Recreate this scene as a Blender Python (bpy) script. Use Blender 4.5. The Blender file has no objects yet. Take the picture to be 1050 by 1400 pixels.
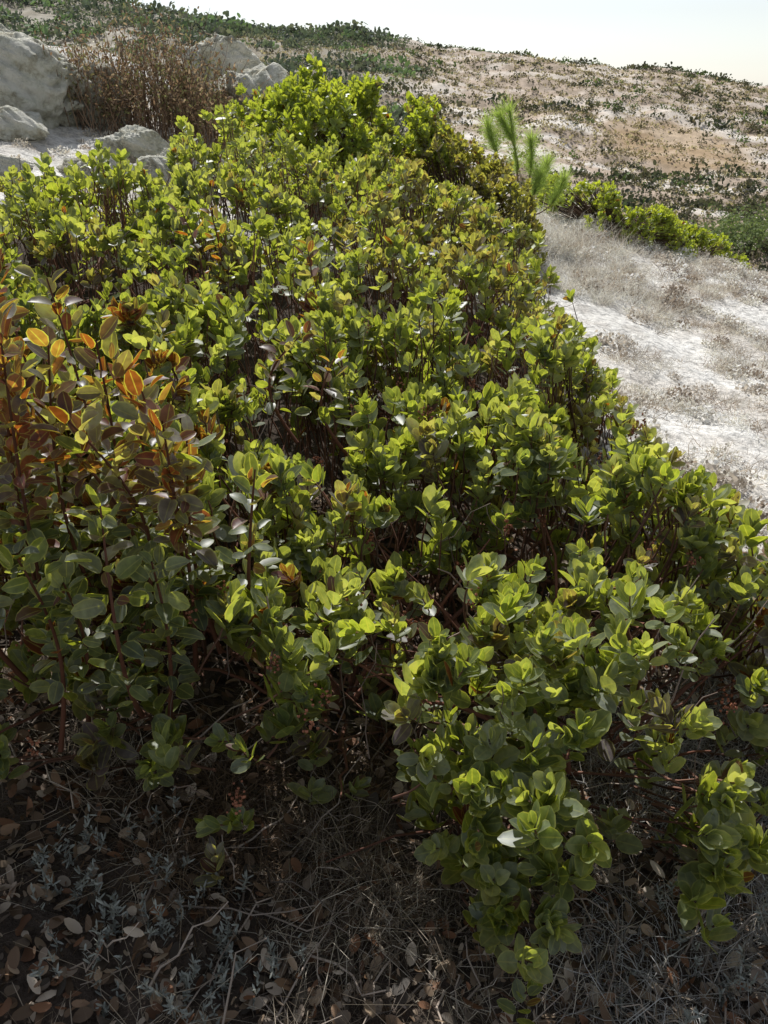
import bpy, math, numpy as np
from mathutils import Vector
rng = np.random.default_rng(7)
scene = bpy.context.scene

# ---------------------------------------------------------------- helpers
def hash2(ix, iy, seed):
    n = (ix.astype(np.int64)*374761393 + iy.astype(np.int64)*668265263 + seed*974634777) & 0x7fffffff
    n = ((n ^ (n >> 13)) * 1274126177) & 0x7fffffff
    n = n ^ (n >> 16)
    return (n & 0xffff) / 65535.0
def vnoise(x, y, seed=0):
    ix = np.floor(x); iy = np.floor(y)
    fx = x-ix; fy = y-iy
    fx = fx*fx*(3-2*fx); fy = fy*fy*(3-2*fy)
    a = hash2(ix, iy, seed); b = hash2(ix+1, iy, seed)
    c = hash2(ix, iy+1, seed); d = hash2(ix+1, iy+1, seed)
    return (a*(1-fx)+b*fx)*(1-fy)+(c*(1-fx)+d*fx)*fy
def fbm(x, y, seed=0, octv=4):
    s = 0; a = 0.5; t = 0
    for o in range(octv):
        s = s + a*vnoise(x*2**o+17.3*o, y*2**o-9.1*o, seed+o); t += a; a *= 0.5
    return s/t
def sst(a, b, x):
    t = np.clip((x-a)/(b-a), 0, 1); return t*t*(3-2*t)
def nrm(v):
    return v/np.maximum(np.linalg.norm(v, axis=-1, keepdims=True), 1e-9)

class MB:
    def __init__(s): s.v=[]; s.q=[]; s.c=[]; s.n=0
    def add(s, v, q, c):
        s.v.append(v.reshape(-1,3)); s.q.append(q.reshape(-1,4)+s.n); s.c.append(c.reshape(-1,4)); s.n += len(s.v[-1])
    def build(s, name, mat, parent=None, smooth=True):
        v=np.concatenate(s.v).astype(np.float32); q=np.concatenate(s.q).astype(np.int32); c=np.concatenate(s.c).astype(np.float32)
        me=bpy.data.meshes.new(name)
        me.vertices.add(len(v)); me.vertices.foreach_set('co', v.ravel())
        me.loops.add(len(q)*4); me.loops.foreach_set('vertex_index', q.ravel())
        me.polygons.add(len(q)); me.polygons.foreach_set('loop_start', np.arange(len(q),dtype=np.int32)*4)
        me.polygons.foreach_set('use_smooth', np.full(len(q), smooth, dtype=bool))
        me.update(calc_edges=True)
        at=me.color_attributes.new('Col','FLOAT_COLOR','POINT'); at.data.foreach_set('color', c.ravel())
        me.materials.append(mat)
        ob=bpy.data.objects.new(name, me); scene.collection.objects.link(ob)
        if parent: ob.parent=parent
        return ob

ROWS_HI=(np.array([0,.10,.32,.6,.86,1.0]), np.array([.10,.60,.98,1.0,.66,.10]))
ROWS_LO=(np.array([0,.22,.75,1.0]), np.array([.15,.95,.92,.15]))
def leaves(mb, P, D, N, L, W, col, fold=0.25, curl=0.15, hi=True):
    n=len(P)
    if n==0: return
    D=nrm(D); S=nrm(np.cross(D,N)); N=np.cross(S,D)
    s,w=ROWS_HI if hi else ROWS_LO
    k=len(s); c=np.array([-1,0,1.])
    L=np.broadcast_to(L,(n,))[:,None,None,None]; W=np.broadcast_to(W,(n,))[:,None,None,None]
    fold=np.broadcast_to(fold,(n,))[:,None,None,None]; curl=np.broadcast_to(curl,(n,))[:,None,None,None]
    ss=s[None,:,None,None]; ww=w[None,:,None,None]; cc=c[None,None,:,None]
    V=(P[:,None,None,:]+D[:,None,None,:]*ss*L+S[:,None,None,:]*cc*ww*W*.5
       +N[:,None,None,:]*(fold*np.abs(cc)*ww*W*.5+curl*L*ss*ss))
    base=np.arange(n)[:,None,None]*(k*3)
    i=np.arange(k-1)[None,:,None]; j=np.arange(2)[None,None,:]
    a=base+i*3+j
    Q=np.stack([a,a+1,a+4,a+3],-1)
    C=np.empty((n,k,3,4)); C[...,:3]=col[:,None,None,:]; C[...,3]=np.abs(c)[None,None,:]
    mb.add(V,Q,C)

def ribbons(mb, P, D, L, w, droop, col, k=5, wig=0.0):
    n=len(P); D=nrm(D)
    r=nrm(rng.normal(size=(n,3))); S=nrm(np.cross(D,r))
    T=np.cross(D,S)
    s=np.linspace(0,1,k)[None,:,None]
    L=np.broadcast_to(L,(n,))[:,None,None]; droop=np.broadcast_to(droop,(n,))[:,None,None]; w=np.broadcast_to(w,(n,))[:,None,None]
    ctr=P[:,None,:]+D[:,None,:]*L*s+T[:,None,:]*L*droop*.6*s*s
    ctr[...,2]-= (L*droop*s*s)[...,0]
    if wig: ctr=ctr+rng.normal(size=ctr.shape)*wig*L*s
    wd=w*(1-.8*s)
    V=np.stack([ctr-S[:,None,:]*wd*.5, ctr+S[:,None,:]*wd*.5],2)
    base=np.arange(n)[:,None]*(k*2); i=np.arange(k-1)[None,:]
    a=base+i*2
    Q=np.stack([a,a+1,a+3,a+2],-1)
    C=np.empty((n,k,2,4)); C[...,:3]=col[:,None,None,:]; C[...,3]=.5
    mb.add(V,Q,C)

def tubes(mb, pts, rad, col, m=4):
    n,k,_=pts.shape
    T=nrm(np.gradient(pts,axis=1))
    up=np.zeros_like(T); up[...,0]=.9; up[...,1]=.4; up[...,2]=.17
    A=nrm(np.cross(T,up)); B=np.cross(T,A)
    th=np.arange(m)*2*math.pi/m
    V=pts[:,:,None,:]+rad[:,:,None,None]*(A[:,:,None,:]*np.cos(th)[None,None,:,None]+B[:,:,None,:]*np.sin(th)[None,None,:,None])
    base=np.arange(n)[:,None,None]*(k*m); i=np.arange(k-1)[None,:,None]; j=np.arange(m)[None,None,:]; j2=(j+1)%m
    Q=np.stack([base+i*m+j, base+i*m+j2, base+(i+1)*m+j2, base+(i+1)*m+j],-1)
    C=np.empty((n,k,m,4)); C[...,:3]=col[:,None,None,:]; C[...,3]=.5
    mb.add(V,Q,C)

def empty(name, loc=(0,0,0)):
    e=bpy.data.objects.new(name,None); scene.collection.objects.link(e); return e

# ---------------------------------------------------------------- terrain
def crest(x): return 8.6 + 1.6*sst(0,-4,x) + .35*np.sin(x*.9)
RX=np.array([-1500,-400,-150,-63,-4,54,81,130,250,1500.]); RZ=np.array([60,45,30,18.5,11,5.3,2.4,-1.,-14,-20.])
def terrain(x,y):
    xc=7*np.tanh(x/7); ye=np.minimum(y,crest(x))
    yy=np.where(ye<0, 3*np.tanh(ye/3), ye)
    h=.11*yy-.25*xc*sst(0,6,ye)-.03*xc
    h=h-.16*sst(-.6,-2.4,x)*sst(3.5,6,y)
    h=h+.34*np.exp(-((x+2.3)**2/2.4+(y-9.8)**2/1.2))
    h=h+.16*(fbm(x*.9,y*.9,3)-.5)*sst(1,4,y)+.07*(fbm(x*5,y*5,9,3)-.5)
    d=np.maximum(y-crest(x),0)
    near=h-.30*d*d/(d+1.5)
    R=np.interp(x+8*np.sin(y*.02),RX,RZ)
    t=(y-66)/(200-66.)
    tt=np.clip(t,0,1)
    face=-15+(R+15)*(tt*.75+.25*np.sin(tt*math.pi/2))
    back=-.06*np.maximum(y-200,0)*(1-np.exp(-np.maximum(y-200,0)/40))
    far=face+np.maximum(back,-28)
    amp=sst(60,110,y)
    far=far+amp*(5.0*(fbm(x*.03,y*.03,21)-.5)+1.8*(fbm(x*.12,y*.12,31)-.5)+1.1*(fbm(x*.35,y*.35,33,3)-.5)) 
    far=far+44*np.exp(-((y-950)/160)**2)*sst(230,520,x)
    k=1.2
    m=np.maximum(near,far); dd=np.abs(near-far)
    h2=m+np.where(dd<k,(k-dd)**2/(4*k),0)
    return np.where(y<12, near, h2)

a,b=3.0,math.log(2*1800/3.0)
ty=np.linspace(-.40,1,950); Y=a*np.sinh(b*ty)
ax,bx=1.5,math.log(2*1800/1.5)
tx=np.linspace(-1,1,700); X=ax*np.sinh(bx*tx)
GX,GY=np.meshgrid(X,Y)
GZ=terrain(GX,GY)
V=np.stack([GX,GY,GZ],-1)
ny,nx=GX.shape
idx=np.arange(ny*nx).reshape(ny,nx)
Q=np.stack([idx[:-1,:-1],idx[:-1,1:],idx[1:,1:],idx[1:,:-1]],-1)
def mixc(a,b,t): return a*(1-t[...,None])+np.array(b)*t[...,None]
C=np.zeros(GX.shape+(3,)); C[:]=(.87,.84,.78)
n1=fbm(GX*1.3,GY*1.3,5); n2=fbm(GX*7,GY*7,6,3)
C=mixc(C,(.66,.60,.52),sst(.45,.62,n1)*.7)
C=mixc(C,(.56,.51,.45),sst(.52,.68,n2)*.5)
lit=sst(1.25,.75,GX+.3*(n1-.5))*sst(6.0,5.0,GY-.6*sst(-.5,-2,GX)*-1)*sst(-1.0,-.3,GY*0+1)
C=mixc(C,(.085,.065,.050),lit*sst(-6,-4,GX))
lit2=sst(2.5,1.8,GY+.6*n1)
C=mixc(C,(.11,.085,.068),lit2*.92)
farm=sst(30,60,GY)
s1=fbm(GX*.05,GY*.09,41); s2=fbm(GX*.14,GY*.40,43,5); s3=fbm(GX*.6,GY*.9,47,3)
def bandf(x,y): return fbm(x*.05+5,y*.13,101,4)
def lowband(x,y): return sst(160,132,y+.25*(x-40)+20*(fbm(x*.04,y*.04,103)-.5))
H=np.zeros_like(C); H[:]=(.50,.40,.31)
H=mixc(H,(.27,.215,.155),sst(.45,.62,s3)*.7)
H=mixc(H,(.80,.74,.66),np.clip(sst(.50,.58,s2)*(.45+.5*lowband(GX,GY)),0,1))
def ochre(x,y): return np.exp(-(((x-41)/11)**2+((y-130)/15)**2))
och=ochre(GX,GY)
H=mixc(H,(.42,.29,.16),sst(.3,.6,och+.25*(s2-.5))*.75)
def scrubmask(x,y,s1): return sst(14,-6,x+30*(s1-.5)+(y-150)*.10)
scr=scrubmask(GX,GY,s1)
H=mixc(H,(.24,.235,.18),scr*.6)
H=mixc(H,(.14,.20,.26),sst(500,800,GY))  # distance haze painted into the far ridge as a blue tint
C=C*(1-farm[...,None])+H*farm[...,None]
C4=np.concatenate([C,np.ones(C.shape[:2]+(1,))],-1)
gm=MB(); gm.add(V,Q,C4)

# ---------------------------------------------------------------- materials
def newmat(name):
    m=bpy.data.materials.new(name); m.use_nodes=True; nt=m.node_tree; nt.nodes.clear(); return m,nt,nt.nodes,nt.links
def mat_ground():
    m,nt,N,Lk=newmat('sandy_soil')
    o=N.new('ShaderNodeOutputMaterial'); p=N.new('ShaderNodeBsdfPrincipled'); p.inputs['Roughness'].default_value=.95; p.inputs['Specular IOR Level'].default_value=.15
    at=N.new('ShaderNodeAttribute'); at.attribute_name='Col'
    tc=N.new('ShaderNodeTexCoord')
    def noise(sc,det):
        n=N.new('ShaderNodeTexNoise'); n.inputs['Scale'].default_value=sc; n.inputs['Detail'].default_value=det; n.inputs['Roughness'].default_value=.65; Lk.new(tc.outputs['Object'],n.inputs['Vector']); return n
    n1=noise(22,6); n2=noise(.9,8); n3=noise(130,3)
    def mr(src,a,b,lo,hi):
        r=N.new('ShaderNodeMapRange'); r.inputs[1].default_value=a; r.inputs[2].default_value=b; r.inputs[3].default_value=lo; r.inputs[4].default_value=hi; Lk.new(src,r.inputs[0]); return r.outputs[0]
    f=N.new('ShaderNodeMath'); f.operation='MULTIPLY'; Lk.new(mr(n1.outputs[0],.35,.55,.55,1.08),f.inputs[0]); Lk.new(mr(n2.outputs[0],.35,.6,.8,1.10),f.inputs[1])
    vm=N.new('ShaderNodeVectorMath'); vm.operation='SCALE'; Lk.new(at.outputs['Color'],vm.inputs[0]); Lk.new(f.outputs[0],vm.inputs['Scale'])
    Lk.new(vm.outputs[0],p.inputs['Base Color'])
    ad=N.new('ShaderNodeMath'); ad.operation='ADD'; Lk.new(n1.outputs[0],ad.inputs[0])
    m3=N.new('ShaderNodeMath'); m3.operation='MULTIPLY'; m3.inputs[1].default_value=.35; Lk.new(n3.outputs[0],m3.inputs[0]); Lk.new(m3.outputs[0],ad.inputs[1])
    bp=N.new('ShaderNodeBump'); bp.inputs['Strength'].default_value=1; bp.inputs['Distance'].default_value=.03; Lk.new(ad.outputs[0],bp.inputs['Height']); Lk.new(bp.outputs[0],p.inputs['Normal'])
    Lk.new(p.outputs[0],o.inputs[0]); return m
def mat_leaf(name, trans=.42, tcol=(4.1,3.9,.60), rough=.42, spec=.6, edge=True, ecol=(.46,.46,.18)):
    m,nt,N,Lk=newmat(name)
    o=N.new('ShaderNodeOutputMaterial'); p=N.new('ShaderNodeBsdfPrincipled'); p.inputs['Roughness'].default_value=rough; p.inputs['Specular IOR Level'].default_value=spec
    at=N.new('ShaderNodeAttribute'); at.attribute_name='Col'
    src=at.outputs['Color']
    if edge:
        r=N.new('ShaderNodeMapRange'); r.inputs[1].default_value=.82; r.inputs[2].default_value=.97; r.inputs[3].default_value=0; r.inputs[4].default_value=.5; Lk.new(at.outputs['Alpha'],r.inputs[0])
        mx=N.new('ShaderNodeMix'); mx.data_type='RGBA'; Lk.new(r.outputs[0],mx.inputs[0]); Lk.new(src,mx.inputs[6]); mx.inputs[7].default_value=(*ecol,1)  # yellowish rim: backlit leaf margins painted into the colour
        r2=N.new('ShaderNodeMapRange'); r2.inputs[1].default_value=.10; r2.inputs[2].default_value=.03; r2.inputs[3].default_value=0; r2.inputs[4].default_value=.3; Lk.new(at.outputs['Alpha'],r2.inputs[0])
        mx2=N.new('ShaderNodeMix'); mx2.data_type='RGBA'; Lk.new(r2.outputs[0],mx2.inputs[0]); Lk.new(mx.outputs[2],mx2.inputs[6]); mx2.inputs[7].default_value=(*ecol,1)
        src=mx2.outputs[2]
        tc=N.new('ShaderNodeTexCoord'); n=N.new('ShaderNodeTexNoise'); n.inputs['Scale'].default_value=70; n.inputs['Detail'].default_value=2; Lk.new(tc.outputs['Object'],n.inputs['Vector'])
        rr=N.new('ShaderNodeMapRange'); rr.inputs[1].default_value=.3; rr.inputs[2].default_value=.7; rr.inputs[3].default_value=.75; rr.inputs[4].default_value=1.25; Lk.new(n.outputs[0],rr.inputs[0])
        sc=N.new('ShaderNodeVectorMath'); sc.operation='SCALE'; Lk.new(src,sc.inputs[0]); Lk.new(rr.outputs[0],sc.inputs['Scale']); src=sc.outputs[0]
    Lk.new(src,p.inputs['Base Color'])
    if trans>0:
        t=N.new('ShaderNodeBsdfTranslucent'); v=N.new('ShaderNodeVectorMath'); v.operation='MULTIPLY'; v.inputs[1].default_value=tcol; Lk.new(src,v.inputs[0])
        mn=N.new('ShaderNodeVectorMath'); mn.operation='MINIMUM'; mn.inputs[1].default_value=(.85,.85,.85); Lk.new(v.outputs[0],mn.inputs[0]); Lk.new(mn.outputs[0],t.inputs['Color'])
        ms=N.new('ShaderNodeMixShader'); ms.inputs[0].default_value=trans; Lk.new(p.outputs[0],ms.inputs[1]); Lk.new(t.outputs[0],ms.inputs[2]); Lk.new(ms.outputs[0],o.inputs[0])
    else: Lk.new(p.outputs[0],o.inputs[0])
    return m
def mat_rock():
    m,nt,N,Lk=newmat('lichen_rock')
    o=N.new('ShaderNodeOutputMaterial'); p=N.new('ShaderNodeBsdfPrincipled'); p.inputs['Roughness'].default_value=.9; p.inputs['Specular IOR Level'].default_value=.2
    tc=N.new('ShaderNodeTexCoord')
    n=N.new('ShaderNodeTexNoise'); n.inputs['Scale'].default_value=6; n.inputs['Detail'].default_value=8; n.inputs['Roughness'].default_value=.7; Lk.new(tc.outputs['Object'],n.inputs['Vector'])
    cr=N.new('ShaderNodeValToRGB'); e=cr.color_ramp.elements; e[0].position=.32; e[0].color=(.20,.18,.13,1); e[1].position=.58; e[1].color=(.88,.85,.74,1)
    x=e.new(.41); x.color=(.52,.48,.36,1); x=e.new(.49); x.color=(.74,.73,.61,1)
    Lk.new(n.outputs[0],cr.inputs[0]); Lk.new(cr.outputs[0],p.inputs['Base Color'])
    n2=N.new('ShaderNodeTexNoise'); n2.inputs['Scale'].default_value=16; n2.inputs['Detail'].default_value=9; n2.inputs['Roughness'].default_value=.7; Lk.new(tc.outputs['Object'],n2.inputs['Vector'])
    bp=N.new('ShaderNodeBump'); bp.inputs['Strength'].default_value=1; bp.inputs['Distance'].default_value=.09; Lk.new(n2.outputs[0],bp.inputs['Height']); Lk.new(bp.outputs[0],p.inputs['Normal'])
    Lk.new(p.outputs[0],o.inputs[0]); return m
M_ground=mat_ground()
M_leaf=mat_leaf('manzanita_leaf')
M_litter=mat_leaf('dead_leaf',trans=.15,tcol=(1.5,1.2,.9),rough=.6,spec=.3,edge=False)
M_bark=mat_leaf('bark',trans=0,rough=.7,spec=.2,edge=False)
M_dry=mat_leaf('dry_straw',trans=.4,tcol=(1.35,1.3,1.15),rough=.7,spec=.2,edge=False)
M_pine=mat_leaf('pine_needle',trans=.5,tcol=(2.2,2.3,1.0),rough=.5,spec=.4,edge=False)
M_shrub=mat_leaf('distant_leaf',trans=.25,tcol=(1.6,1.7,1.0),rough=.7,spec=.1,edge=False)
M_rock=mat_rock()
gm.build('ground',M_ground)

# ---------------------------------------------------------------- palettes
def green(n):
    base=np.array([[.105,.135,.060],[.130,.160,.080],[.145,.175,.080],[.100,.130,.090],[.195,.220,.175],[.170,.195,.155],[.130,.160,.060],[.21,.235,.195]])
    c=base[rng.integers(0,len(base),n)]
    return c*rng.uniform(.72,1.2,(n,1))
def rust(n):
    base=np.array([[.105,.032,.024],[.125,.042,.028],[.095,.042,.036],[.12,.07,.05]])
    return base[rng.integers(0,len(base),n)]*rng.uniform(.7,1.2,(n,1))
def dusky(n):
    base=np.array([[.12,.10,.105],[.15,.135,.145],[.105,.08,.09],[.13,.13,.11],[.20,.185,.195]])
    return base[rng.integers(0,len(base),n)]*rng.uniform(.7,1.2,(n,1))

def sprigs(mbL, T, A, nl, L, W, stem, kind, hi, palette=green):
    n=len(T)
    if n==0: return
    A=nrm(A); ref=np.array([.31,.87,.2]); U=nrm(np.cross(A,ref)); Vv=np.cross(A,U)
    ph=rng.uniform(0,6.28,n)
    sc=rng.uniform(.72,1.2,n)
    tint=palette(n)
    for i in range(nl):
        f=i/(nl-1)
        th=ph+i*2.39996+rng.normal(0,.25,n)
        ang=np.radians(16+48*f**.8)+rng.normal(0,.20,n)
        R=U*np.cos(th)[:,None]+Vv*np.sin(th)[:,None]
        D=A*np.cos(ang)[:,None]+R*np.sin(ang)[:,None]
        Nn=A*np.sin(ang)[:,None]-R*np.cos(ang)[:,None]
        Nn=Nn+rng.normal(0,.30,(n,3))
        P=T-A*(stem*f)[:,None]+R*.004
        l=L*sc*(.62+.5*f**.5)*rng.uniform(.82,1.15,n)
        keep=rng.random(n)<(1-.3*f)
        col=.6*tint+.4*palette(n)
        k1=(kind==1); k2=(kind==2)
        if k1.any(): col[k1]=rust(k1.sum())
        if k2.any(): col[k2]=dusky(k2.sum())
        od=rng.random(n)<.008; col[od]=rust(od.sum())
        leaves(mbL,P[keep],D[keep],Nn[keep],l[keep],(l*W/L*rng.uniform(.85,1.1,n))[keep],col[keep],fold=rng.uniform(.1,.5,keep.sum()),curl=rng.uniform(-.10,.22,keep.sum()),hi=hi)

# ---------------------------------------------------------------- main bush
def bdist(x,y):
    front=1.08+.17*sst(-.22,-.36,x)-.13*sst(.12,.26,x)+.10*sst(.50,.66,x)+.26*sst(.66,.95,x)+.10*(vnoise(x*6,x*0+3,51)-.5)-.03*np.sin(x*11)
    right=.95+.30*(fbm(x*0+2,y*2.2,53)-.5)*2+.20*sst(2.2,1.5,y)-.10*sst(4,6.5,y)
    back=6.4+.6*(vnoise(x*1.2,x*0,55)-.5) -2.3*sst(-.8,-2.2,x)
    return np.minimum(np.minimum(y-front,right-x),back-y)
def Htop(x,y):
    H=.50+.08*sst(-.1,-.7,x)*sst(2.4,1.5,y)-.05*sst(5,6.5,y)-.20*sst(-.8,-1.8,x)*sst(2.5,4,y)
    H=H+.38*(fbm(x*2.2,y*2.2,61,3)-.5)+.34*(vnoise(x*5.5,y*5.5,67)-.5)
    return H
def ctop(x,y):
    d=np.clip(bdist(x,y),0,None); R=.75-.25*sst(1.6,2.2,y)-.25*sst(-.1,-.4,x)
    e=np.sqrt(np.clip(1-(1-np.minimum(d/R,1))**2,0,1))
    return terrain(x,y)+.08+(Htop(x,y)-.08)*(.15+.85*e)
bush=empty('manzanita_bush')
mbL=MB(); mbS=MB()
def make_canopy(n, ylo, yhi, nl, L, hi, dscale=.10, gapk=.36):
    y=rng.uniform(ylo,yhi,n); x=rng.uniform(-.56*yhi-.35,1.45,n)
    ok=(x>-.56*y-.35)&(bdist(x,y)>0); x=x[ok]; y=y[ok]; n=len(x)
    d=bdist(x,y); z0=ctop(x,y); g=terrain(x,y)
    dep=rng.exponential(dscale,n)-.05
    under=g+.07+.16*sst(0,-.5,x)*sst(2.2,1.5,y)
    edgem=(d<.28)&(rng.random(n)<.6)
    z=np.where(edgem, under+np.maximum(z0-under,0)*rng.random(n)**.7, z0-dep)
    gap=.6*vnoise(x*6.5,y*6.5,71)+.4*vnoise(x*14,y*14,73)
    ok=(z>g+.05)&((gap>gapk)|((z0-z>.18)&(rng.random(n)<.45))); ok&=(z0-z<.40)
    ok&=~((y<1.30)&(gap<.47))
    x,y,z,d,z0=x[ok],y[ok],z[ok],d[ok],z0[ok]; n=len(x)
    e=.08
    gx=(ctop(x+e,y)-ctop(x-e,y))/(2*e); gy=(ctop(x,y+e)-ctop(x,y-e))/(2*e)
    A=np.stack([-gx*.35,-gy*.35,np.ones(n)],-1); A=nrm(A)+rng.normal(0,.34,(n,3)); A[:,2]=np.abs(A[:,2])
    T=np.stack([x,y,z+rng.uniform(0,.05,n)**1.0],-1)
    kind=np.zeros(n,int)
    br=fbm(x*1.7,y*1.7,81,3)
    p=rng.random(n)
    pd=.06+.40*sst(.54,.68,br)+.65*np.exp(-(((x-.80)/.22)**2+((y-2.5)/.5)**2))+.60*np.exp(-(((x-.35)/.35)**2+((y-4.3)/.9)**2))
    kind[p<pd]=2
    kind[(p>.993)]=1
    rz=np.exp(-(((x+.62)/.22)**2+((y-1.75)/.45)**2))*sst(.45,.75,z)
    kind[rng.random(n)<rz*.6]=1
    stem=rng.uniform(.035,.085,n)
    sprigs(mbL,T,A,nl,L,L*.66,stem,kind,hi)
    k=5; s=np.linspace(0,1,k)[None,:,None]
    Ln=rng.uniform(.12,.30,n)[:,None,None]
    fy=.9*sst(1.9,1.3,y)
    off=np.stack([rng.normal(0,.25,n),rng.normal(0.1,.2,n)+fy,-np.ones(n)*(1-.5*fy)],-1)[:,None,:]
    pts=T[:,None,:]-nrm(A)[:,None,:]*Ln*.45*s+off*Ln*s*s*.8
    pts=pts+rng.normal(0,.005,pts.shape)*s
    rad=np.broadcast_to((.0014+.0022*s[...,0]),(n,k))
    bc=np.array([.16,.085,.06])*rng.uniform(.5,1.5,(n,1))
    tubes(mbS,pts,rad,bc,3)
make_canopy(6800,.9,3.0,12,.047,True,.11,gapk=.45)
make_canopy(9000,3.0,7.0,10,.049,False,.07,gapk=.44)

def shoot(base, tip, nleaf, kindf, L=.050, rad=.006, bend=.05):
    base=np.array(base,float); tip=np.array(tip,float)
    k=14; s=np.linspace(0,1,k)
    bd=rng.normal(0,bend,3); bd[2]=0
    pts=base+(tip-base)*s[:,None]+bd*np.sin(s*math.pi)[:,None]
    tubes(mbS,pts[None],(rad*(1-.7*s))[None],np.array([[.12,.05,.03]]),6)
    ax=nrm(tip-base)
    U=nrm(np.cross(ax,[.3,.9,.1])); W=np.cross(ax,U)
    f=np.linspace(.25,1,nleaf)
    P=np.stack([np.interp(f,s,pts[:,i]) for i in range(3)],-1)
    th=np.arange(nleaf)*2.4+rng.uniform(0,6)
    ang=np.radians(80-38*f**3)+rng.normal(0,.35,nleaf)
    R=U*np.cos(th)[:,None]+W*np.sin(th)[:,None]
    P=P+R*rng.uniform(0,.03,nleaf)[:,None]
    D=ax*np.cos(ang)[:,None]+R*np.sin(ang)[:,None]; Nn=ax*np.sin(ang)[:,None]-R*np.cos(ang)[:,None]+rng.normal(0,.45,(nleaf,3))
    col=green(nleaf)*.75
    kr=rng.random(nleaf)<kindf(f); col[kr]=rust(kr.sum())*rng.uniform(.8,1.4)
    kd=rng.random(nleaf)<kindf(f)*.45; col[kd]=dusky(kd.sum())
    l=L*rng.uniform(.6,1.1,nleaf)
    leaves(mbL,P,D,Nn,l,l*.62,col,fold=rng.uniform(.1,.8,nleaf),curl=rng.uniform(-.4,.45,nleaf))
tips=[((-.42,1.55,.45),(-.42,1.42,1.14),66,.9),((-.55,1.5,.5),(-.54,1.38,1.10),64,.9),((-.70,1.5,.5),(-.66,1.45,1.26),72,1.0),((-.60,1.6,.5),(-.60,1.50,1.20),66,1.),
      ((-.75,1.45,.5),(-.70,1.35,1.12),48,.3),((-.36,1.55,.5),(-.35,1.42,1.06),58,.8),((-.50,1.4,.45),(-.48,1.30,.98),42,.1),((-.66,1.35,.4),(-.60,1.22,.92),42,.1),((-.30,1.6,.5),(-.25,1.52,.95),32,.35),
      ((-.80,1.7,.5),(-.80,1.7,1.2),58,.9),((-.48,1.6,.5),(-.47,1.5,1.16),62,1.),((-.66,1.6,.5),(-.72,1.52,1.20),62,1.),((-.52,1.62,.5),(-.66,1.38,1.20),62,1.),((-.45,1.62,.5),(-.38,1.38,1.1),58,.9),
      ((-.72,1.55,.5),(-.62,1.36,1.24),66,1.),((-.58,1.62,.5),(-.50,1.46,1.22),60,1.),((-.45,1.4,.4),(-.40,1.28,.88),44,.0),((-.62,1.4,.4),(-.55,1.26,.85),44,.0),
      ((-.78,1.7,.5),(-.74,1.6,1.32),66,1.),((-.70,1.8,.5),(-.66,1.7,1.28),60,1.),
      ((-.85,2.0,.6),(-.92,2.0,1.35),44,1.),((-.25,2.3,.7),(-.22,2.3,1.02),26,1.),((-.1,2.2,.7),(-.13,2.2,.98),22,.8),((-.28,3.2,.7),(-.28,3.2,1.12),26,1.),((-.75,3.4,.7),(-.77,3.4,1.22),26,1.),((-.66,3.5,.7),(-.68,3.5,1.22),22,1.)]
for b_,t_,nl_,kk in tips:
    shoot(b_,t_,nl_,(lambda q: (lambda f: q*sst(.42,.68,f)))(kk))
# main limbs
k=10; s=np.linspace(0,1,k)
roots=np.array([[-.5,2.0],[.25,1.95],[.70,2.2],[-.9,3.2],[.2,3.3],[-1.5,3.9],[.2,4.9],[-.6,5.2],[-.1,1.75],[.7,3.6],[.5,1.6]])
nb=250
ri=rng.integers(0,len(roots),nb); rp=roots[ri]; r0=np.stack([rp[:,0],rp[:,1],terrain(rp[:,0],rp[:,1])-.03],-1)
an=rng.uniform(0,6.28,nb); ln=rng.uniform(.3,.85,nb)
ex=r0[:,0]+np.cos(an)*ln; ey=r0[:,1]+np.sin(an)*ln; ok=bdist(ex,ey)>.03; r0,ex,ey=r0[ok],ex[ok],ey[ok]; nb=len(ex)
ez=ctop(ex,ey)-rng.uniform(.05,.18,nb)
E=np.stack([ex,ey,ez],-1)
pts=r0[:,None,:]*(1-s)[None,:,None]+E[:,None,:]*s[None,:,None]
pts[...,2]=r0[:,2:3]+(E[:,2:3]-r0[:,2:3])*(s[None,:]**.95)
pts=pts+rng.normal(0,.014,pts.shape)*np.sin(s*math.pi)[None,:,None]
tubes(mbS,pts,np.outer(rng.uniform(.004,.010,nb),(1-.78*s)),np.array([.14,.065,.045])*rng.uniform(.6,1.7,(nb,1)),6)
nb=900; x=rng.uniform(-2.5,1.15,nb); y=rng.uniform(1.3,6,nb); ok=(bdist(x,y)>.02)&(x>-.56*y-.3); x,y=x[ok],y[ok]; nb=len(x)
B=np.stack([x,y,ctop(x,y)-.2],-1); D=np.stack([rng.normal(0,.4,nb),rng.normal(0,.4,nb),np.ones(nb)],-1)
s6=np.linspace(0,1,6); pts=B[:,None,:]+nrm(D)[:,None,:]*rng.uniform(.15,.32,nb)[:,None,None]*s6[None,:,None]+rng.normal(0,.008,(nb,6,3))
tubes(mbS,pts,np.outer(rng.uniform(.0015,.003,nb),1-.5*s6),np.array([.25,.19,.16])*rng.uniform(.5,1.5,(nb,1)),4)
mbL.build('leaves',M_leaf,bush); mbS.build('branches',M_bark,bush)
mbB=MB()
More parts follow.
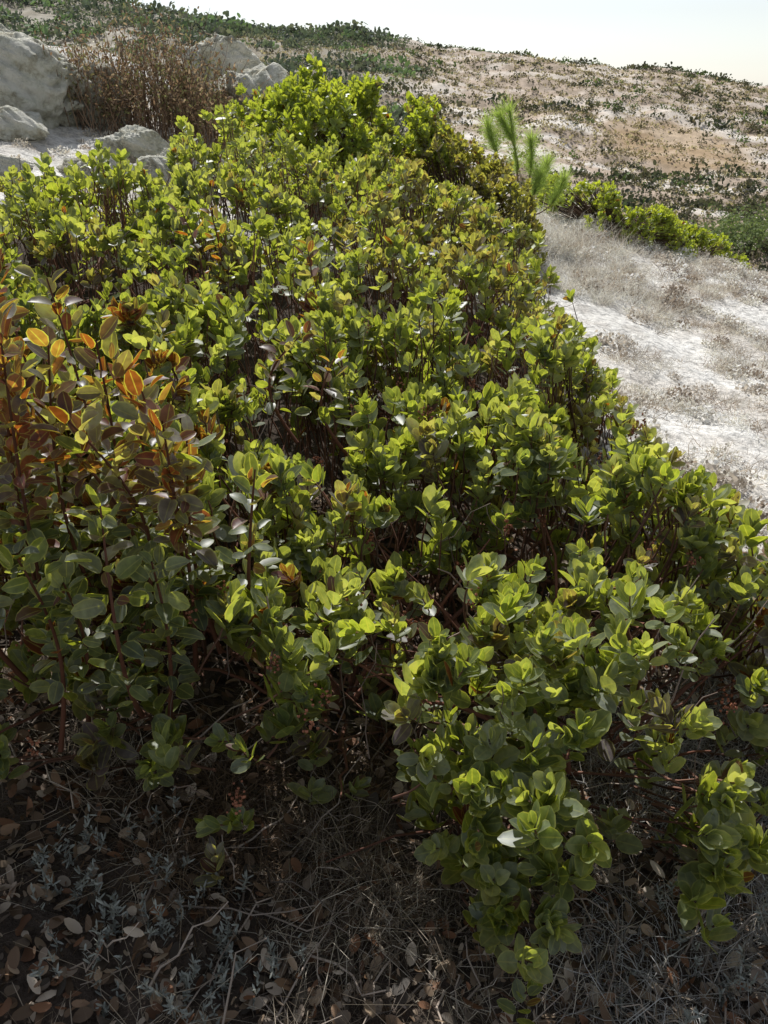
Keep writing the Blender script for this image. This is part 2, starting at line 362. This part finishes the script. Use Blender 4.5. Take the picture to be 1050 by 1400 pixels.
def blob(mb,P,r,col):
    n=len(P); th=np.arange(6)*math.pi/3
    lat=np.array([-1.2,-.5,.4,1.2]); 
    ring=np.stack([np.cos(lat)[:,None]*np.cos(th)[None],np.cos(lat)[:,None]*np.sin(th)[None],np.repeat(np.sin(lat)[:,None],6,1)],-1)
    V=P[:,None,None,:]+ring[None]*r[:,None,None,None]
    base=np.arange(n)[:,None,None]*24; i=np.arange(3)[None,:,None]; j=np.arange(6)[None,None,:]; j2=(j+1)%6
    Q=np.stack([base+i*6+j,base+i*6+j2,base+(i+1)*6+j2,base+(i+1)*6+j],-1)
    C=np.empty((n,4,6,4)); C[...,:3]=col[:,None,None,:]; C[...,3]=.5
    mb.add(V,Q,C)
cx=rng.uniform(-1.0,1.1,170); cy=rng.uniform(1.15,3.4,170); ok=bdist(cx,cy)>.05; cx,cy=cx[ok],cy[ok]
cz=ctop(cx,cy)-rng.uniform(-.04,.08,len(cx))
for q in range(len(cx)):
    m_=rng.integers(12,26); P=np.array([cx[q],cy[q],cz[q]])+rng.normal(0,1,(m_,3))*[.008,.008,.016]
    blob(mbB,P,rng.uniform(.002,.004,m_),np.array([.32,.13,.075])*rng.uniform(.5,1.2,(m_,1)))
mbB.build('dried_berries',M_bark,bush)

# ---------------------------------------------------------------- rear bush (brighter)
def bright(n):
    base=np.array([[.16,.21,.06],[.18,.22,.07],[.13,.17,.06],[.16,.19,.09]])
    return base[rng.integers(0,4,n)]*rng.uniform(.75,1.15,(n,1))
def dome_bush(name,cx,cy,rx,ry,H,n,L,pal,dz=0.0,dark=.05,hi=False,nl=10,sd_=91):
    e=empty(name); l=MB(); st=MB()
    u=rng.uniform(0,6.28,n); v=rng.random(n)**.6
    rr=.8+.45*vnoise(np.cos(u)*2+5,np.sin(u)*2+5,93)
    x=cx+rx*rr*v*np.cos(u); y=cy+ry*rr*v*np.sin(u)
    lump=.66+.68*fbm(x*2.2/max(rx,.5),y*2.2/max(rx,.5),sd_,3)+.50*(vnoise(x*5.5,y*5.5,sd_+1)-.5)
    g=terrain(x,y)+dz
    top=H*np.sqrt(np.clip(1-v**2.6,0,1))*lump
    z=g+.05+top*np.where(rng.random(n)<.6,rng.uniform(.80,1.06,n),rng.uniform(.1,1,n))
    gap=vnoise(x*7,z*7+y*3,95); ok=gap>.30
    x,y,z=x[ok],y[ok],z[ok]; n=len(x)
    A=np.stack([(x-cx)/rx*.5,(y-cy)/ry*.5,np.ones(n)*.9],-1)+rng.normal(0,.33,(n,3))
    T=np.stack([x,y,z],-1)
    kind=np.where(rng.random(n)<dark,2,0)
    sprigs(l,T,A,nl,L,L*.64,rng.uniform(.03,.08,n),kind,hi,pal)
    m_=min(n,400); s_=np.linspace(0,1,6)
    B=np.array([cx,cy,0.])+rng.normal(0,.12,(m_,3)); B[:,2]=terrain(B[:,0],B[:,1])-.05
    pts=B[:,None,:]*(1-s_)[None,:,None]+T[:m_,None,:]*s_[None,:,None]
    tubes(st,pts,np.broadcast_to(.008*(1-.8*s_),(m_,6)),np.tile([.10,.06,.04],(m_,1)),3)
    l.build('leaves',M_leaf,e); st.build('branches',M_bark,e)
    return e
dome_bush('manzanita_bush',-.20,7.0,1.05,.75,.70,2500,.048,bright,sd_=191)
dome_bush('manzanita_bush',.62,6.9,.66,.6,.64,1000,.046,lambda n: green(n)*.8+np.array([.02,0,0]),dark=.35)
dome_bush('coyote_brush',2.3,9.0,.9,.5,.34,1200,.042,bright,dz=-.02)
dome_bush('coyote_brush',3.2,9.4,.75,.4,.22,550,.042,bright)

# ---------------------------------------------------------------- far shrubs
def shrub_mass(name, x,y,r,hr,col,nf,mat=M_shrub,ls=.34):
    mb=MB(); n=len(x); g=terrain(x,y)
    d=nrm(rng.normal(size=(n,nf,3))); d[...,2]=np.abs(d[...,2])
    rad=rng.uniform(.55,1.05,(n,nf,1))
    ph=rng.uniform(0,6,(n,1,3))
    lump=1+.22*np.sin(d*5+ph).sum(-1,keepdims=True)*.6
    off=d*rad*lump*np.stack([r,r,r*hr],-1)[:,None,:]
    P=np.stack([x,y,g-.08*r],-1)[:,None,:]+off
    D=nrm(rng.normal(size=(n,nf,3))+d*.6); Nn=nrm(d+.5*rng.normal(size=(n,nf,3)))
    sz=(r[:,None]*ls*rng.uniform(.6,1.3,(n,nf))).ravel()
    c=(col[:,None,:]*rng.uniform(.7,1.3,(n,nf,1))).reshape(-1,3)
    leaves(mb,P.reshape(-1,3),D.reshape(-1,3),Nn.reshape(-1,3),sz,sz*.8,c,fold=.3,curl=.1,hi=False)
    return mb.build(name,mat)
n=28000
x=rng.uniform(-140,170,n); y=rng.uniform(60,212,n)
s1=fbm(x*.05,y*.09,41)
scr=scrubmask(x,y,s1)
band=bandf(x,y); lb=lowband(x,y)
pr=np.clip(scr*.65*sst(.34,.50,fbm(x*.09,y*.12,109))+(1-scr)*(.075+(.20+.8*lb)*sst(.46,.57,band))+.8*sst(188,198,y)*sst(.52,.62,vnoise(x*.05,y*0,7)),0,1)*(1-.92*sst(.2,.45,ochre(x,y)))
pr=np.where(y<80,.7,pr)
ok=rng.random(n)<pr; x,y,scr=x[ok],y[ok],scr[ok]; n=len(x)
r=rng.uniform(.35,1.0,n)*(1+.7*scr)*np.where(rng.random(n)<.14,1.8,1)
pal=np.array([[.065,.075,.05],[.085,.085,.06],[.055,.065,.045],[.11,.10,.07],[.10,.14,.055]])
col=pal[rng.integers(0,5,n)]
col=np.where((scr>.5)[:,None],col*np.array([1.2,1.35,1.45])+.035,col)  # pale blue lift on the scrub: slight haze put into its colour
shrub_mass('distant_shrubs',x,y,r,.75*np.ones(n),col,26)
print('far shrubs',n)
n=46000
x=rng.uniform(-30,120,n); y=60+rng.random(n)**1.0*130
ok=rng.random(n)<.25+.75*sst(.4,.6,fbm(x*.2,y*.3,107,3)); x,y=x[ok],y[ok]; n=len(x)
col=np.array([[.34,.28,.20],[.44,.38,.29],[.15,.125,.09]])[rng.integers(0,3,n)]
shrub_mass('dry_scrub',x,y,rng.uniform(.15,.48,n),.8*np.ones(n),col,4,ls=.8)
def fitted(name,xs,ys,rs,hs,colr,nf,ls):
    return shrub_mass(name,np.array(xs,float),np.array(ys,float),np.array(rs,float),np.array(hs,float),np.tile(colr,(len(xs),1)).astype(float),nf,ls=ls)
fitted('valley_shrubs',[30,33.5,37,41,35,39],[83,85,84,86,89,90],[3.2,3.6,3.8,3.6,3.,3.],[.9,.9,1,1,.9,.9],(.16,.20,.09),900,.07)

# ---------------------------------------------------------------- rocks
def rock(name,loc,size,seed,rot=0):
    import bmesh
    r=np.random.default_rng(seed)
    bm=bmesh.new(); bmesh.ops.create_icosphere(bm,subdivisions=6,radius=1)
    co=np.array([v.co[:] for v in bm.verts])
    dirs=nrm(r.normal(size=(18,3))); ds_=r.uniform(.50,.90,18)
    for d_,k_ in zip(dirs,ds_):
        t=co@d_; over=np.maximum(t-k_,0); co=co-d_*over[:,None]*.95
    u=co*2.3
    nz=(fbm(u[:,0]+u[:,2]*.7+9,u[:,1]-u[:,2]*.6+3,seed,5)-.5)
    nz2=(fbm(u[:,0]*3+u[:,2]*2,u[:,1]*3-u[:,2]*2,seed+5,4)-.5)
    rad=nrm(co); co=co+rad*(nz*.5+nz2*.30)[:,None]
    co=co*np.array(size)*1.12
    c_,s_=math.cos(rot),math.sin(rot); x=co[:,0]*c_-co[:,1]*s_; y=co[:,0]*s_+co[:,1]*c_
    co[:,0],co[:,1]=x,y
    for v,c in zip(bm.verts,co): v.co=c
    me=bpy.data.meshes.new(name); bm.to_mesh(me); bm.free()
    for p in me.polygons: p.use_smooth=True
    me.materials.append(M_rock)
    ob=bpy.data.objects.new(name,me); ob.location=loc; scene.collection.objects.link(ob)
def rk(x,y,size,seed,rot=0,up=.0):
    z=float(terrain(np.array([x]),np.array([y]))[0]); rock('rock',(x,y,z+size[2]*.35+up),size,seed,rot)
rk(-3.0,7.9,(.72,.5,.42),1,.3,.0); rk(-3.75,8.4,(.7,.5,.48),2,.8); rk(-2.55,8.2,(.34,.3,.32),3)
rk(-1.65,9.5,(.42,.3,.30),4,.2,.22); rk(-1.30,8.8,(.44,.35,.30),5,-.3,.10); rk(-1.45,6.7,(.38,.22,.17),6,0,.03); rk(-1.10,6.9,(.32,.22,.15),7,.5,.03); rk(-1.75,8.7,(.34,.25,.26),15,.4)
rk(-2.85,7.1,(.30,.22,.16),8); rk(-2.0,6.4,(.24,.16,.11),10); rk(-2.5,5.8,(.30,.2,.11),11,1); rk(-1.95,7.3,(.30,.2,.15),12,1); rk(-2.1,5.2,(.16,.12,.08),13,1)

# ---------------------------------------------------------------- dry brown shrub by the rocks
ds=empty('dry_shrub'); st=MB(); lf=MB()
ns=440; bx=rng.uniform(-2.65,-1.40,ns); by=rng.uniform(7.8,8.6,ns)
B=np.stack([bx,by,terrain(bx,by)],-1); Hh=rng.uniform(.35,.84,ns)*(.5+1.0*fbm(bx*3,by*0,5))
dr=np.stack([rng.normal(0,.30,ns),rng.normal(0,.22,ns),np.ones(ns)],-1)
k=6; s=np.linspace(0,1,k); pts=B[:,None,:]+dr[:,None,:]*Hh[:,None,None]*s[None,:,None]+rng.normal(0,.02,(ns,k,3))*s[None,:,None]
tubes(st,pts,np.broadcast_to(.005*(1-.7*s),(ns,k)),np.tile([.20,.135,.09],(ns,1))*rng.uniform(.5,1.8,(ns,1)),3)
f=rng.uniform(.35,1.0,(ns,18)); 
P=B[:,None,:]+dr[:,None,:]*(Hh[:,None]*f)[...,None]+rng.normal(0,.03,(ns,18,3)); P=P.reshape(-1,3)
c=np.array([[.22,.145,.09],[.16,.105,.065],[.33,.25,.16],[.19,.19,.08]])[rng.integers(0,4,len(P))]
leaves(lf,P,rng.normal(size=(len(P),3))+[0,0,.8],rng.normal(size=(len(P),3)),rng.uniform(.02,.045,len(P)),.014,c,hi=False)
st.build('stems',M_bark,ds); lf.build('leaves',M_dry,ds)

# ---------------------------------------------------------------- pine sapling
pt=empty('pine_tree'); wd=MB(); nd=MB()
def zt(x,y): return float(terrain(np.array([x]),np.array([y]))[0])
px,py=1.18,7.9; pz=zt(px,py)
shoots=[((px,py,pz),(px+.02,py,pz+.35),(px-.13,py,pz+.97),.014),
 ((px,py,pz+.35),(px-.25,py,pz+.6),(px-.30,py+.05,pz+.84),.009),
 ((px-.02,py,pz+.5),(px-.05,py,pz+.7),(px-.20,py+.05,pz+.92),.008),
 ((px,py,pz+.15),(px+.12,py-.05,pz+.4),(px+.06,py-.05,pz+.74),.010),
 ((px,py,pz+.12),(px+.20,py,pz+.25),(px+.22,py,pz+.55),.009),
 ((px,py,pz+.10),(px+.3,py-.1,pz+.12),(px+.36,py-.1,pz+.42),.008),
 ((px,py,pz+.10),(px+.1,py-.12,pz+.2),(px+.14,py-.15,pz+.46),.008)]
for a0,a1,a2,rr in shoots:
    a0,a1,a2=map(np.array,(a0,a1,a2)); s=np.linspace(0,1,12)[:,None]
    pts=a0*(1-s)**2+2*a1*s*(1-s)+a2*s*s
    tubes(wd,pts[None],(rr*(1-.6*s[:,0]))[None],np.array([[.20,.14,.10]]),6)
    m_=700; f=1-.46*rng.random(m_)**1.1
    P=a0*(1-f[:,None])**2+2*a1*(f*(1-f))[:,None]+a2*(f*f)[:,None]
    ax=nrm(a2-a1); D=ax*.85+rng.normal(0,.46,(m_,3))
    c=np.array([.24,.30,.12])*rng.uniform(.7,1.4,(m_,1))
    ribbons(nd,P,D,rng.uniform(.08,.18,m_),.0036,rng.uniform(0,.12,m_),c,4)
wd.build('trunk',M_bark,pt); nd.build('needles',M_pine,pt)

# ---------------------------------------------------------------- dry tufts on the sandy slope
tf=MB()
def tufts(mb,n,xr,yr,nb,Lr,cols,mask=None,spread=.55,w=.0028,droop=(.1,.6),rad=.04):
    x=rng.uniform(*xr,n); y=rng.uniform(*yr,n)
    ok=(y<crest(x)+1.0)
    if mask is not None: ok&=mask(x,y)
    x,y=x[ok],y[ok]; n=len(x)
    P=np.stack([x,y,terrain(x,y)-.01],-1)
    P=np.repeat(P,nb,0)+rng.normal(0,rad,(n*nb,3))*[1,1,0]
    D=rng.normal(0,spread,(n*nb,3)); D[:,2]=np.abs(D[:,2])*.6+.6
    sc=np.repeat(rng.uniform(.5,1.2,n),nb)
    c=np.repeat(np.array(cols)[rng.integers(0,len(cols),n)],nb,0)*rng.uniform(.7,1.15,(n*nb,1))
    ribbons(mb,P,D,sc*rng.uniform(*Lr,n*nb),w,rng.uniform(*droop,n*nb),c,4,wig=.12)
straw=[(.74,.71,.64),(.62,.58,.52),(.80,.78,.73),(.40,.34,.28),(.58,.56,.53)]
outb=lambda x,y:(bdist(x,y)<-.05)
def clump(x,y): return .5*fbm(x*1.3,y*1.3,5)+.5*vnoise(x*2.6,y*2.6,15)+.10*sst(5.5,7.5,y)
tufts(tf,1700,(.9,6.0),(1.8,10),60,(.07,.17),straw,lambda x,y:outb(x,y)&(clump(x,y)>.49),spread=1.0,w=.0040,rad=.05)
tufts(tf,320,(.9,6.0),(1.8,10),55,(.10,.22),[(.24,.18,.14),(.30,.25,.20),(.28,.25,.23)],lambda x,y:outb(x,y)&(clump(x,y)>.47),spread=.9,w=.0038,rad=.06)
tufts(tf,300,(.9,6.5),(1.8,10),24,(.04,.10),straw,outb)
tufts(tf,500,(-5,1.2),(4.5,10.5),26,(.05,.14),straw,lambda x,y:(bdist(x,y)<-.1))
tufts(tf,260,(1.0,2.2),(6.3,8.6),44,(.12,.30),straw,spread=.6,w=.0035)
tf.build('dry_grass',M_dry)
def cushions(n,xr,yr,mask,R,cols,name):
    x=rng.uniform(*xr,n); y=rng.uniform(*yr,n); ok=(y<crest(x)+1)&mask(x,y); x,y=x[ok],y[ok]; n=len(x)
    r=rng.uniform(*R,n); col=np.array(cols)[rng.integers(0,len(cols),n)]
    return shrub_mass(name,x,y,r,rng.uniform(.5,.9,n),col,150,mat=M_dry,ls=.16)
cushions(900,(.9,6.2),(2.0,10),lambda x,y:outb(x,y)&(clump(x,y)>.44),(.05,.14),[(.74,.71,.65),(.60,.57,.52),(.42,.38,.34),(.78,.76,.71),(.28,.23,.19)],'dead_cushion_plants')
cushions(160,(-5,-.9),(4.6,10),lambda x,y:bdist(x,y)<-.1,(.04,.10),[(.70,.65,.58),(.55,.50,.43),(.42,.36,.30)],'dead_cushion_plants')

# ---------------------------------------------------------------- foreground litter, dry grass, sage
lt=MB(); n=16000
x=rng.uniform(-1.3,1.9,n); y=.55+2.2*rng.random(n)**1.2
P=np.stack([x,y,terrain(x,y)+rng.uniform(.001,.03,n)],-1)
D=rng.normal(size=(n,3)); D[:,2]*=.45; Nn=np.stack([rng.normal(0,.6,n),rng.normal(0,.6,n),np.ones(n)],-1)
pal=np.array([[.24,.15,.09],[.16,.105,.065],[.38,.28,.19],[.54,.45,.35],[.07,.055,.04],[.24,.12,.065],[.31,.245,.19]])
c=pal[rng.integers(0,7,n)]*rng.uniform(.5,1.2,(n,1)); l=rng.uniform(.012,.044,n)
leaves(lt,P,D,Nn,l,l*rng.uniform(.35,.65,n),c,fold=rng.uniform(-.6,.8,n),curl=rng.uniform(-.5,.5,n))
lt.build('leaf_litter',M_litter)
gr=MB()
gcol=[(.45,.38,.29),(.32,.27,.20),(.62,.56,.46),(.16,.13,.10)]
tufts(gr,90,(-1.1,1.6),(.7,1.9),44,(.12,.30),gcol,spread=.8,w=.0020,droop=(.3,.9))
tufts(gr,34,(-.25,.30),(.95,1.4),60,(.16,.34),gcol,spread=.8,w=.0022,droop=(.5,1.2))
tufts(gr,220,(.40,1.7),(.75,1.9),55,(.08,.24),[(.48,.47,.45),(.62,.61,.59),(.26,.24,.22)],spread=.8,w=.0024,droop=(.1,.9))
tufts(gr,80,(-.6,0.),(1.15,1.6),50,(.08,.2),[(.20,.14,.09),(.15,.11,.08)],spread=.9,w=.002,droop=(.1,.9))
gr.build('dry_grass',M_dry)
tw=MB(); n=620
x=rng.uniform(-1.2,1.7,n); y=rng.uniform(.7,2.0,n); P=np.stack([x,y,terrain(x,y)+.01],-1)
D=rng.normal(size=(n,3)); D[:,2]=rng.uniform(0,.5,n); D=nrm(D); s=np.linspace(0,1,6)
L_=rng.uniform(.06,.3,n)
pts=P[:,None,:]+D[:,None,:]*L_[:,None,None]*s[None,:,None]+rng.normal(0,.008,(n,6,3))
tubes(tw,pts,np.outer(rng.uniform(.001,.0035,n),1-.6*s),np.array([.28,.23,.19])*rng.uniform(.4,1.8,(n,1)),4)
tw.build('fallen_twigs',M_bark)
sg=MB(); 
for (sx,sy,m_,rr) in [(-.42,1.12,34,.12),(-.30,1.0,20,.08),(-.62,1.25,18,.08),(.62,1.0,26,.10),(.85,1.15,34,.14),(1.0,1.35,30,.14)]:
    x=sx+rng.normal(0,rr,m_); y=sy+rng.normal(0,rr*.6,m_); z=terrain(x,y)
    for q in range(m_):
        h=rng.uniform(.04,.13); nl_=26; f=rng.random(nl_)
        lean=rng.normal(0,.25,2)
        P=np.stack([x[q]+lean[0]*h*f,y[q]+lean[1]*h*f,z[q]+h*f],-1)
        D=rng.normal(size=(nl_,3))*.8+[0,0,1]
        leaves(sg,P,D,rng.normal(size=(nl_,3)),rng.uniform(.010,.020,nl_),.004,np.array([.30,.32,.29])*rng.uniform(.6,1.2,(nl_,1)),hi=False)
sg.build('sagebrush',M_litter)

# ---------------------------------------------------------------- sun, sky, camera
el,az=math.radians(51),math.radians(-16)
sd=Vector((math.sin(az)*math.cos(el),math.cos(az)*math.cos(el),math.sin(el)))
ld=bpy.data.lights.new('sun','SUN'); ld.energy=5.0; ld.angle=math.radians(.5); ld.color=(1,.98,.95)
lo=bpy.data.objects.new('sun',ld); lo.rotation_euler=(-sd).to_track_quat('-Z','Y').to_euler(); scene.collection.objects.link(lo)
w=bpy.data.worlds.new('World'); scene.world=w; w.use_nodes=True; nt=w.node_tree
bg=nt.nodes['Background']; sk=nt.nodes.new('ShaderNodeTexSky'); sk.sky_type='NISHITA'; sk.sun_disc=False
sk.sun_elevation=el; sk.sun_rotation=az; sk.dust_density=.5; sk.air_density=1.0; sk.ozone_density=1.5
hs=nt.nodes.new('ShaderNodeHueSaturation'); hs.inputs['Saturation'].default_value=.4
nt.links.new(sk.outputs[0],hs.inputs['Color']); nt.links.new(hs.outputs[0],bg.inputs[0]); bg.inputs[1].default_value=.125
cd=bpy.data.cameras.new('camera'); cam=bpy.data.objects.new('camera',cd); scene.collection.objects.link(cam)
cd.sensor_fit='VERTICAL'; cd.sensor_height=24; cd.lens=12/math.tan(math.radians(31)); cd.clip_start=.05; cd.clip_end=6000
cam.location=(0,0,1.6); cam.rotation_euler=(math.radians(90-26),0,0)
scene.camera=cam
scene.view_settings.view_transform='Standard'; scene.view_settings.look='None'; scene.view_settings.exposure=0
